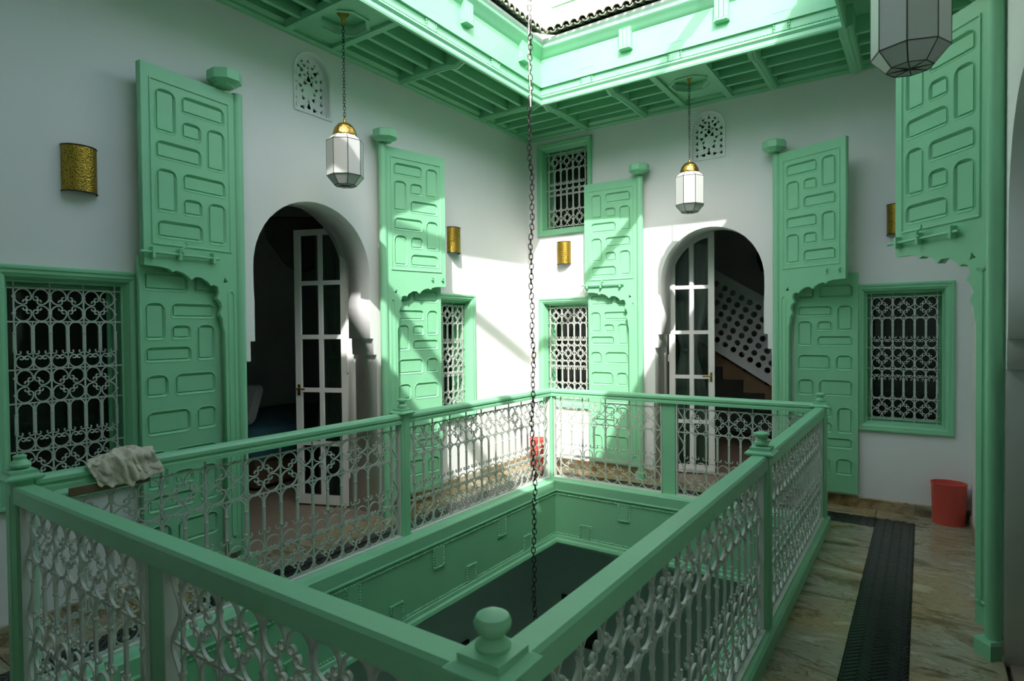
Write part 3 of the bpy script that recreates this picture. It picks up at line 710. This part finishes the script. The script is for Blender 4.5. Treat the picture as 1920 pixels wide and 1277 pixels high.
def corbel():
    m = MB(); w_ = .058
    for x in (-.038, 0, .038): m.bevbox(x - .017, x + .017, -.045, .001, -.135, .03, .006)
    m.box(-w_, w_, -.05, .001, -.158, -.135); m.box(-w_ + .01, w_ - .01, -.056, -.04, -.153, -.143)
    return m.mesh('corbel', GREEN, False)
CM = corbel()
for y in (1.33, 2.17, 3.01, 3.85, 4.69): ob('corbel', CM, upf, (XT0, y, 4.215), PI / 2)
for y in (1.76, 2.6, 3.435, 4.265): ob('rope_bracket', UM, upf, (XT0, y, 3.862), PI / 2)
for x in (-2.185, -1.348): ob('corbel', CM, upf, (x, YT1, 4.215), 0)
for x in (-2.585, -1.748, -.906): ob('rope_bracket', UM, upf, (x, YT1, 3.862), 0)
# white band, tile eave and upper walls
struct('trim_2', MB().rect(XT0, YT0, XT1, YT1, [(.03, 4.315), (.03, 4.335), (.055, 4.35), (.06, 4.37), (-.35, 4.37), (-.35, 4.315)]).mesh('white_band', WHITE, True, .4))
eave = struct('trim_3', MB().rect(XT0, YT0, XT1, YT1, [(.03, 4.37), (.03, 4.385), (-.30, 4.52), (-.30, 4.37)]).mesh('eave_bed', ROOFT, False))
def roof_tile():
    m = MB(); L = []
    for i in range(4):
        t = i / 3; r = .044 - .006 * t; y = .07 - .36 * t; z = .035 + .135 * t
        L.append([(r * math.cos(a), -y, z + r * math.sin(a) * 1.0) for a in [PI * k / 7 for k in range(8)]] + [((r - .009) * math.cos(a), -y, z + (r - .009) * math.sin(a)) for a in [PI - PI * k / 7 for k in range(8)]])
    m.loops(L); return m.mesh('roof_tile', ROOFT)
def roof_pan():
    m = MB(); L = []
    for i in range(3):
        t = i / 2; r = .036; y = .085 - .37 * t; z = .04 + .135 * t
        L.append([(r * math.cos(a), -y, z + r * math.sin(a) * .7) for a in [PI + PI * k / 6 for k in range(7)]] + [((r - .008) * math.cos(a), -y, z + .003 + (r - .008) * math.sin(a) * .7) for a in [2 * PI - PI * k / 6 for k in range(7)]])
    m.loops(L); return m.mesh('roof_pan', ROOFT)
RT, RP = roof_tile(), roof_pan()
pt = .0855
def trow(n, x0, y0, dx, dy, rz):
    for i in range(n):
        j = random.uniform(-.004, .004)
        ob('roof_tile', RT, eave, (x0 + dx * i, y0 + dy * i, 4.375 + j), (0, random.uniform(-.04, .04), rz + random.uniform(-.03, .03)))
        ob('pan_tile', RP, eave, (x0 + dx * (i + .5), y0 + dy * (i + .5), 4.362 + j), rz)
trow(29, XT0 + .08, YT1 - .03, pt, 0, 0); trow(46, XT0 + .03, YT1 - .12, 0, -pt, PI / 2)
trow(29, XT0 + .1, YT0 + .03, pt, 0, PI); trow(46, XT1 - .03, YT1 - .12, 0, -pt, -PI / 2)
# terrace walls: tall on the left and back, low parapets elsewhere
xw, yw = XT0 - .26, YT1 + .26
struct('wall_upper_left', MB().box(xw - .25, xw, YT0 - .5, yw, 4.3, 6.6).mesh('upper_wall', WHITE, False))
ubk = [(xw - .25, 4.3), (XT1 + .5, 4.3), (XT1 + .5, 6.6), (xw - .25, 6.6)]
wz0, wx0 = 4.86, -3.06
struct('wall_upper_back', slab('upper_wall', ubk, [[(wx0, wz0), (wx0 + .95, wz0), (wx0 + .95, 6.1), (wx0, 6.1)]], .25, WHITE), loc=(0, yw, 0))
w6 = ob('window_6', MB().frame(wx0 - .05, wz0 - .03, wx0 + .99, 6.14, [(0, .001), (0, -.02), (.05, -.02), (.06, .02), (.06, .12), (.03, .12), (.03, .001)]).mesh('window_frame', GREEN, False), None, (0, yw, 0), kind='structure')
ob('shutter_panel', MB().box(wx0, wx0 + .95, .12, .15, wz0, 6.1).mesh('panel', WHITE, False), w6)
struct('wall_upper_right', MB().box(XT1 + .28, XT1 + .5, YT0 - .5, yw, 4.3, 4.75).mesh('parapet', WHITE, False))
struct('wall_upper_near', MB().box(xw, XT1 + .3, YT0 - .5, YT0 - .28, 4.3, 4.75).mesh('parapet', WHITE, False))
struct('roof_terrace', MB().box(xw - 2.5, xw, YN - 2, yw + 2, 4.2, 4.3).box(XT1 + .28, XR + 2.5, YN - 2, yw + 2, 4.2, 4.3).box(xw, XT1 + .28, YN - 2, YT0 - .28, 4.2, 4.3).box(xw, XT1 + .28, yw, yw + 2, 4.2, 4.3).mesh('terrace', WHITE, False))
# beams over the skylight that throw the diagonal shadows
def skybeam(nm, label, A, B, r):
    A, B = Vector(A), Vector(B); d = (B - A).normalized(); u = d.orthogonal().normalized(); v = d.cross(u)
    ob(nm, MB().loops([[p + r * (a * u + b * v) for a, b in ((-1, -1), (1, -1), (1, 1), (-1, 1))] for p in (A, B)]).mesh('beam', GREEN, False), None, label=label, cat='beam')
zz = 4.9; yy = lambda x: (1.02 * x + 8.13 - zz) / .47
xa, xb = -2.75, -.74
skybeam('skylight_beam', 'slanting green beam across the open roof above the courtyard', (xa, yy(xa), zz), (xb, yy(xb), zz), .042)
skybeam('skylight_rail', 'straight green rail across the near end of the open roof', (xw, 1.22, 4.72), (XT1 + .3, 1.22, 4.72), .07)

# ---------------------------------------------------------------- lower fascia and curb round the well
CU = [(-.062, -.02), (-.062, .075), (-.05, .088), (.045, .088), (.056, .076), (.085, .070), (.095, .074), (.10, .086), (.130, .086), (.137, .078), (.139, .0), (.145, -.012), (.139, -.022), (.13, -.028), (.13, -.44), (.145, -.45), (.15, -.475), (.165, -.485), (.172, -.51), (.16, -.53), (-.3, -.53), (-.3, -.12), (-.062, -.12)]
lf = struct('trim_4', MB().rect(xl, yn, xr, yb, CU).mesh('lower_fascia', GREEN, True, .35))
xf, yf = xl + .13, yb - .13
rope(lf, (xf + .003, yn + .1, -.045), (xf + .003, yf, -.045), (1, 0, 0)); rope(lf, (xf, yf - .003, -.045), (xr - .13, yf - .003, -.045), (0, -1, 0))
rope(lf, (xf + .003, yn + .1, -.432), (xf + .003, yf, -.432), (1, 0, 0)); rope(lf, (xf, yf - .003, -.432), (xr - .13, yf - .003, -.432), (0, -1, 0))
for y in (1.70, 2.53, 3.35, 4.17): ob('rope_bracket', UM, lf, (xf, y, -.05), (PI, 0, PI / 2), (1, -1, 1))
for y in (2.08, 2.91, 3.74, 4.565): ob('rope_bracket', UM, lf, (xf, y, -.46), (0, 0, PI / 2))
for x in (-2.268, -1.43): ob('rope_bracket', UM, lf, (x, yf, -.05), (PI, 0, 0), (1, -1, 1))
for x in (-2.66, -1.84, -1.0): ob('rope_bracket', UM, lf, (x, yf, -.46), (0, 0, 0))
# lower storey
ZL = -4.3
for nm, b in (('wall_lower_left', (-4.35, -4.25, -.6, 6.8, ZL, -.5)), ('wall_lower_back', (-4.3, 1.0, 6.7, 6.8, ZL, -.5)), ('wall_lower_right', (.9, 1.0, -.6, 6.8, ZL, -.5)), ('wall_lower_near', (-4.3, 1.0, -.6, -.5, ZL, -.5))):
    struct(nm, MB().box(*b).mesh('lower_wall', LOWER, False))
struct('floor_lower', MB().box(-4.4, 1.1, -.7, 6.9, ZL - .1, ZL).mesh('lower_floor', LOWER, False))
lc = MB()
for b in ((-4.3, xl - .25, -.5, 6.7), (xr + .25, .95, -.5, 6.7), (xl - .3, xr + .3, -.5, yn - .25), (xl - .3, xr + .3, yb + .25, 6.7)): lc.box(b[0], b[1], b[2], b[3], -.56, -.5)
struct('ceiling_lower', lc.mesh('lower_ceiling', LOWER, False))
def picture(label, loc, rz, wd, h):
    p = thing('picture_frame', label, 'picture', loc, rz, 'pictures on the lower wall')
    ob('frame', MB().frame(-wd / 2, -h / 2, wd / 2, h / 2, [(0, 0), (0, -.03), (.03, -.03), (.04, -.01), (.04, 0)]).mesh('frame', PICT, False), p)
    ob('print', MB().box(-wd / 2 + .03, wd / 2 - .03, -.008, -.001, -h / 2 + .03, h / 2 - .03).mesh('print', mat('dark_print', (.03, .035, .03), .4, var=.6, vscale=9), False), p)
picture('small dark framed picture low on the lower storey wall, right of the chain', (-3.60, 6.70, -2.16), 0, .5, .6)
picture('dark framed picture low on the lower storey wall behind the ball finial', (-4.25, 5.0, -2.2), PI / 2, .45, .55)

# ---------------------------------------------------------------- balustrades
RAILP = lambda: [(-.038, .905), (-.038, .925), (-.03, .932), (-.03, .938), (-.04, .945), (-.04, .962), (-.028, .976), (0, .982), (.028, .976), (.04, .962), (.04, .945), (.03, .938), (.03, .932), (.038, .925), (.038, .905)]
SQ = [(-.037, .882), (-.037, .940), (-.030, .951), (.030, .951), (.037, .940), (.037, .882)]
def post(par, x, y, cap='ball', wd=.042, zt=.985, base=.08):
    if cap == 'plank': return ob('post', MB().box(-.060, .060, -.010, .012, base, zt).mesh('post', GREEN, False), par, (x, y, 0))
    m = MB(); c_ = .010
    P = lambda e, c: [(-e, -e + c), (-e + c, -e), (e - c, -e), (e, -e + c), (e, e - c), (e - c, e), (-e + c, e), (-e, e - c)]
    m.loops([[(a, b, z) for a, b in P(wd, .012)] for z in (base, zt)])
    for sx, sy in ((1, 0), (-1, 0), (0, 1), (0, -1)):
        if sx: m.box(sx * wd - .003, sx * wd + .003, -.022, .022, base + .05, zt - .06)
        else: m.box(-.022, .022, sy * wd - .003, sy * wd + .003, base + .05, zt - .06)
    p = ob('post', m.mesh('post', GREEN, False), par, (x, y, 0))
    if cap and cap != 'bare':
        k = MB().loops([[(a, b, zt + z) for a, b in ((-e, -e), (e, -e), (e, e), (-e, e))] for e, z in ((.058, -.004), (.068, .004), (.068, .011), (.052, .020), (.048, .022), (.048, .036), (.034, .040))])
        ob('post_cap', k.mesh('cap', GREEN, True, .4), p)
        if cap == 'ball': pr = [(.034, .039), (.034, .046), (.026, .055), (.017, .062), (.018, .064), (.028, .070), (.035, .080), (.036, .088), (.031, .099), (.018, .106), (0, .108)]
        elif cap == 'flat': pr = [(.034, .048), (.034, .058), (.024, .068), (.018, .078), (.030, .088), (.038, .097), (.036, .104), (.020, .110), (0, .112)]
        else: pr = [(.034, .048), (.038, .058), (.030, .072), (.022, .080), (.024, .095), (.020, .098), (0, .098)]
        ob('finial', MB().lathe([(r, zt + z) for r, z in pr], 20).mesh('finial', GREEN), p)
    return p
ROWS = [('flower', .862, .652, 1), ('arches', .652, .428, 0), ('hearts', .398, .318, 1), ('flower', .318, .098, 1)]
def wavy(x, z0, z1, amp, sgn):
    n = 40; return MB().ribbon([(x + sgn * amp * math.cos(2 * PI * 3.5 * i / n), 0, z0 + (z1 - z0) * i / n) for i in range(n + 1)], .0032, .006).mesh('wavy_bar', IRON)
def bay(root, a, b, cells, m0=None, wl=True, wr=True, low=False):
    """a..b clear width in local X"""
    pitch = .2115 if m0 is not None else (b - a - .14) / cells
    x0 = a + m0 if m0 is not None else (a + b - cells * pitch) / 2
    fr = MB()
    fr.box(a, a + .008, -.020, .020, .088, .882 if low else .90); fr.box(b - .008, b, -.020, .020, .088, .90) if not low else fr.box(b - .008, b, -.020, .020, .088, .882)
    fr.box(a, b, -.030, .030, .086, .094)
    pn = ob('iron_panel', fr.mesh('panel_frame', STILE, False), root)
    ironwork(pn, x0, cells, pitch, ROWS, rb=.0037, bar=.0042, top_ext=.020 if low else .04, bot_ext=.012, ends=(x0 - a, b - x0 - cells * pitch))
    x1 = x0 + cells * pitch
    if wl and x0 - a > .05: ob('wavy_bar', wavy((a + .008 + x0) / 2, .1, .86, (x0 - a - .02) / 2, 1), pn)
    if wr and b - x1 > .05: ob('wavy_bar', wavy((b - .008 + x1) / 2, .1, .86, (b - x1 - .02) / 2, -1), pn)
def balustrade(label, loc, rz, posts, bays, length, prof):
    root = thing('balustrade', label, 'balustrade', loc, rz, 'balustrades round the well')
    ob('handrail', MB().extr(prof, length[0], length[1], 'x').mesh('handrail', GREEN, True, .4), root)
    for x, cap in posts: post(root, x, 0, cap, base=.06, zt=(.975 if prof is not SQ else .950) if cap not in ('plank', 'bare') else (.905 if cap == 'plank' and prof is not SQ else (.885 if cap == 'plank' else .965)))
    for b in bays: bay(root, *b, low=prof is SQ)
    return root
# local X runs along: left side: X -> +y (rot 90), back: X -> x, right: rot 90, near: rot 0
balustrade('green railing with white iron scrollwork along the left gallery, cloth over its end', (xl, 0, 0), PI / 2,
           [(yn, 'stub'), (3.123, 'flat')], [(yn + .044, 3.079, 9), (3.167, yb - .044, 9)], (yn + .04, yb - .04), RAILP())
balustrade('green railing with white iron scrollwork along the far back side, before the glazed back arch', (0, yb, 0), 0,
           [(xl, 'bare'), (-1.883, 'plank')], [(xl + .054, -1.945, 4), (-1.81, xr - .054, 5)], (xl, xr - .04), RAILP())
balustrade('green railing running away along the right side beside the mosaic strip', (xr, 0, 0), PI / 2,
           [(3.137, 'flat'), (yb, 'flat')], [(yn + .044, 3.093, 9), (3.181, yb - .044, 9)], (yn + .04, yb - .04), SQ)
balustrade('nearest green railing crossing the lower left foreground up to the ball finial', (0, yn, 0), 0,
           [(xr, 'ball'), (-1.93, 'plank')], [(xl + .054, -1.985, 4), (-1.872, xr - .054, 5)], (xl + .04, xr - .04), SQ)

# ---------------------------------------------------------------- lanterns
def ring8(r, z, rot=PI / 8): return [(r * math.cos(rot + k * PI / 4), r * math.sin(rot + k * PI / 4), z) for k in range(8)]
def chain_links(parent, top, bottom, L=.030, r=.0022, wd=.008, name='link'):
    m = MB(); n = 12; P = []
    for k in range(n):
        a = 2 * PI * k / n; P.append((wd * math.cos(a), 0, (L / 2 - wd) * (1 if math.sin(a) > 0 else -1) + wd * math.sin(a)))
    me = m.tube(P, r, 5, closed=True).mesh('link', IRONB)
    st_ = L - 2 * r * 1.6; k = int((top - bottom) / st_)
    return me, st_, k
LK = None
def lantern(label, loc, dz=0, rot=0, k=1, top=None):
    root = thing('lantern', label, 'lantern', (loc[0], loc[1], 0), rot, 'octagonal lanterns')
    r_ = .130; zt, z1, z0, zb = 2.99 + dz, 2.945 + dz, 2.695 + dz, 2.635 + dz
    rings = [(.082, zt), (r_, z1), (r_, z0), (.078, zb)]
    R = [ring8(r, z) for r, z in rings]
    for j in range(3):
        nm = ('shoulder_pane', 'side_pane', 'lower_pane')[j]
        for i in range(8):
            q = [Vector(R[j][i]), Vector(R[j][(i + 1) % 8]), Vector(R[j + 1][(i + 1) % 8]), Vector(R[j + 1][i])]
            c_ = sum(q, Vector()) / 4; q = [c_ + (p - c_) * .985 for p in q]; nn = (q[1] - q[0]).cross(q[3] - q[0]).normalized() * .0015
            ob(nm, MB().loops([[p - nn for p in q], [p + nn for p in q]]).mesh('pane', MILK, False), root)
    fm = MB()
    for j in range(4): fm.tube(R[j], .0032, 4, closed=True)
    for i in range(8): fm.tube([R[j][i] for j in range(4)], .0032, 4)
    for i in range(8): fm.tube([R[3][i], (0, 0, zb - .004)], .0026, 4)
    ob('lead_frame', fm.mesh('lead', LEAD), root)
    ob('bottom_pane', MB().loops([ring8(.076, zb - .001), ring8(.076, zb + .001)]).mesh('bottom', MILK, False), root)
    dome = MB().lathe([(.086, zt - .004), (.088, zt + .004), (.080, zt + .03), (.070, zt + .055), (.052, zt + .078), (.028, zt + .092), (.008, zt + .098), (.005, zt + .125), (0, zt + .126)], 16)
    ob('brass_dome', dome.mesh('dome', BRASS, True, 1.0), root)
    ob('bulb', MB().lathe([(.004, z1 - .02), (.012, z1 - .03), (.03, z1 - .08), (.022, z1 - .12), (0, z1 - .13)], 12).mesh('bulb', MILK), root)
    tp = 3.872 if top is None else top
    ob('ceiling_rose', MB().lathe([(.045, tp), (.042, tp - .01), (.018, tp - .035), (.012, tp - .07), (.006, tp - .085)], 14).mesh('canopy', BRASS), root)
    me, st_, n = chain_links(root, tp - .07, zt + .12)
    for i in range(n + 1): ob('chain_link', me, root, (0, 0, tp - .085 - st_ * i), (0, 0, PI / 2 * (i % 2) + .2 * math.sin(i)))
    return root
lantern('octagonal milk glass lantern hanging before the left arch', (-3.45, 2.905), 0, .62)
lantern('octagonal milk glass lantern hanging before the back arch', (-1.755, 5.43), 0, .3)
lantern('large near milk glass lantern cut by the top edge at upper right', (-.045, 2.80), -.06, .35)
for s_, (x, y, z, rz, lab) in enumerate(((XL, 1.388, 2.36, PI / 2, 'brass wall sconce on the shaded wall at far left above the grilled window'),
                             (XL, 4.585, 2.345, PI / 2, 'brass wall sconce between the sunlit door leaf and the far corner'),
                             (-3.38, YB, 2.32, 0, 'sunlit gold sconce between the two corner windows'),
                             (-.17, YB, 2.345, 0, 'brass wall sconce half hidden behind the far right door leaf'))):
    root = thing('wall_sconce', lab, 'wall lamp', (x, y, z), rz, 'brass half-round sconces')
    n = 12; pr = [(.085 * math.cos(PI + PI * k / n), .075 * math.sin(PI + PI * k / n)) for k in range(n + 1)]; inn = [(a * .96, b * .96) for a, b in pr][::-1]
    ob('brass_shade', MB().loops([[(a, b, z) for a, b in pr + inn] for z in (0, .25)]).mesh('shade', PERF, True, .7), root)
    for z in (0, .25): ob('rim', MB().tube([(a, b, z) for a, b in pr], .004, 5).mesh('rim', LEAD), root)
    ob('back_plate', MB().box(-.08, .08, -.006, 0, .01, .24).mesh('plate', LEAD, False), root)

# ---------------------------------------------------------------- central chain
CX, CY = -1.93, 3.02
chn = thing('hanging_chain', 'long rusty iron chain hanging down the middle of the courtyard', 'chain', (CX, CY, 0))
m = MB(); wd, L = .0115, .039; P = []
for k in range(14):
    a = 2 * PI * k / 14; P.append((wd * math.cos(a), 0, (L / 2 - wd) * (1 if math.sin(a) > 0 else -1) + wd * math.sin(a)))
lk = m.tube(P, .0028, 6, closed=True).mesh('link', IRONB)
stp_ = L - .0095; nl = 250
for i in range(nl):
    z = 5.2 - stp_ * i
    ob('chain_link', lk, chn, (.006 * math.sin(i * .21) + .004 * math.sin(i * .7), .004 * math.cos(i * .33), z), (.14 * math.sin(i * 1.7), .16 * math.sin(i * 1.1), .5 + PI / 2 * (i % 2) + .35 * math.sin(i * .13)))
ob('white_cord', MB().tube([(.004 + .006 * math.sin(i * .9), -.008 + .003 * math.cos(i), 5.2 - i * .1) for i in range(24)], .0036, 6).mesh('cord', ROPE), chn)
ob('white_cord', MB().tube([(.006 * math.sin(i * .9), -.008, -.9 - i * .05) for i in range(9)], .004, 6).mesh('cord', ROPE), chn)

# ---------------------------------------------------------------- loose things
def basket(label, loc, k=1):
    root = thing('waste_basket', label, 'basket', loc, 0, 'red waste baskets')
    n = 32; E = lambda r, z, t=0: [(r * 1.0 * math.cos(2 * PI * j / n), r * .82 * math.sin(2 * PI * j / n), z) for j in range(n)]
    L = [E(.105, 0), E(.108, .006), E(.118, .315), E(.122, .32), E(.122, .328), E(.116, .328), E(.112, .31), E(.102, .012), E(.02, .010)]
    ob('basket_body', MB().loops(L).mesh('basket', RED), root)
    ob('rim', MB().tube(E(.120, .326), .004, 5, closed=True).mesh('rim', RED), root)
basket('red plastic waste basket on the marble floor under the right grilled window', (.172, 5.86, 0))
basket('sunlit red basket in the far left corner seen through the railing', (-3.62, 5.80, 0))
# crumpled cloth over the rail
import mathutils
def cloth():
    nu, nv = 42, 40; V = []; F = []
    for i in range(nu + 1):
        for j in range(nv + 1):
            u = i / nu * 2 - 1; v = j / nv * 2 - 1
            x = u * .17 + .02 * math.sin(5 * v); s = v * .15
            if abs(s) < .045: yy_, z = s, .990
            else: yy_ = (.045 + (abs(s) - .045) * .25) * (1 if s > 0 else -1); z = .990 - (abs(s) - .045) * .95
            n1 = mathutils.noise.noise(Vector((u * 2.0 + v, v * 1.8 - u * .6, 3))); n2 = mathutils.noise.noise(Vector((u * 4.5, v * 4.5, 8))); n2 = (1 - abs(n2) * 3) * .6
            ridge = (1 - abs(n1) * 2.4); bl = math.exp(-((u - .1) ** 2) * 2.2 - v * v * 1.2)
            z += .030 * ridge * bl + .017 * n2 + .020 * bl + (.02 * max(0, u - .55)) ; yy_ += (.022 * n2 + .018 * n1) + (.03 * bl * (1 if s > 0 else -1) if abs(s) > .04 else 0)
            if v < 0: z -= .03 * (1 - u * u) * abs(v)
            V.append((x, yy_ * 1.0 - .004, max(z, .80)))
    for i in range(nu):
        for j in range(nv):
            a = i * (nv + 1) + j; F.append((a, a + nv + 1, a + nv + 2, a + 1))
    me = bpy.data.meshes.new('cloth'); me.from_pydata(V, [], F); me.materials.append(FAB); me.shade_smooth()
    o = ob('crumpled_cloth', me, None, (xl, 1.27, 0), PI / 2, (.84, .9, 1), 'crumpled beige cloth thrown over the near end of the left railing', 'cloth')
    md = o.modifiers.new('thick', 'SOLIDIFY'); md.thickness = .004; md.offset = 1
    sb = o.modifiers.new('sub', 'SUBSURF'); sb.levels = 1; sb.render_levels = 1
cloth()
ob('cardboard_strip', MB().bevbox(-.16, .17, -.055, -.045, .865, .905, .003).mesh('strip', BROWN, False), None, (xl, 1.20, 0), PI / 2, None, 'brown strip of board tucked under the beige cloth on the railing', 'board')
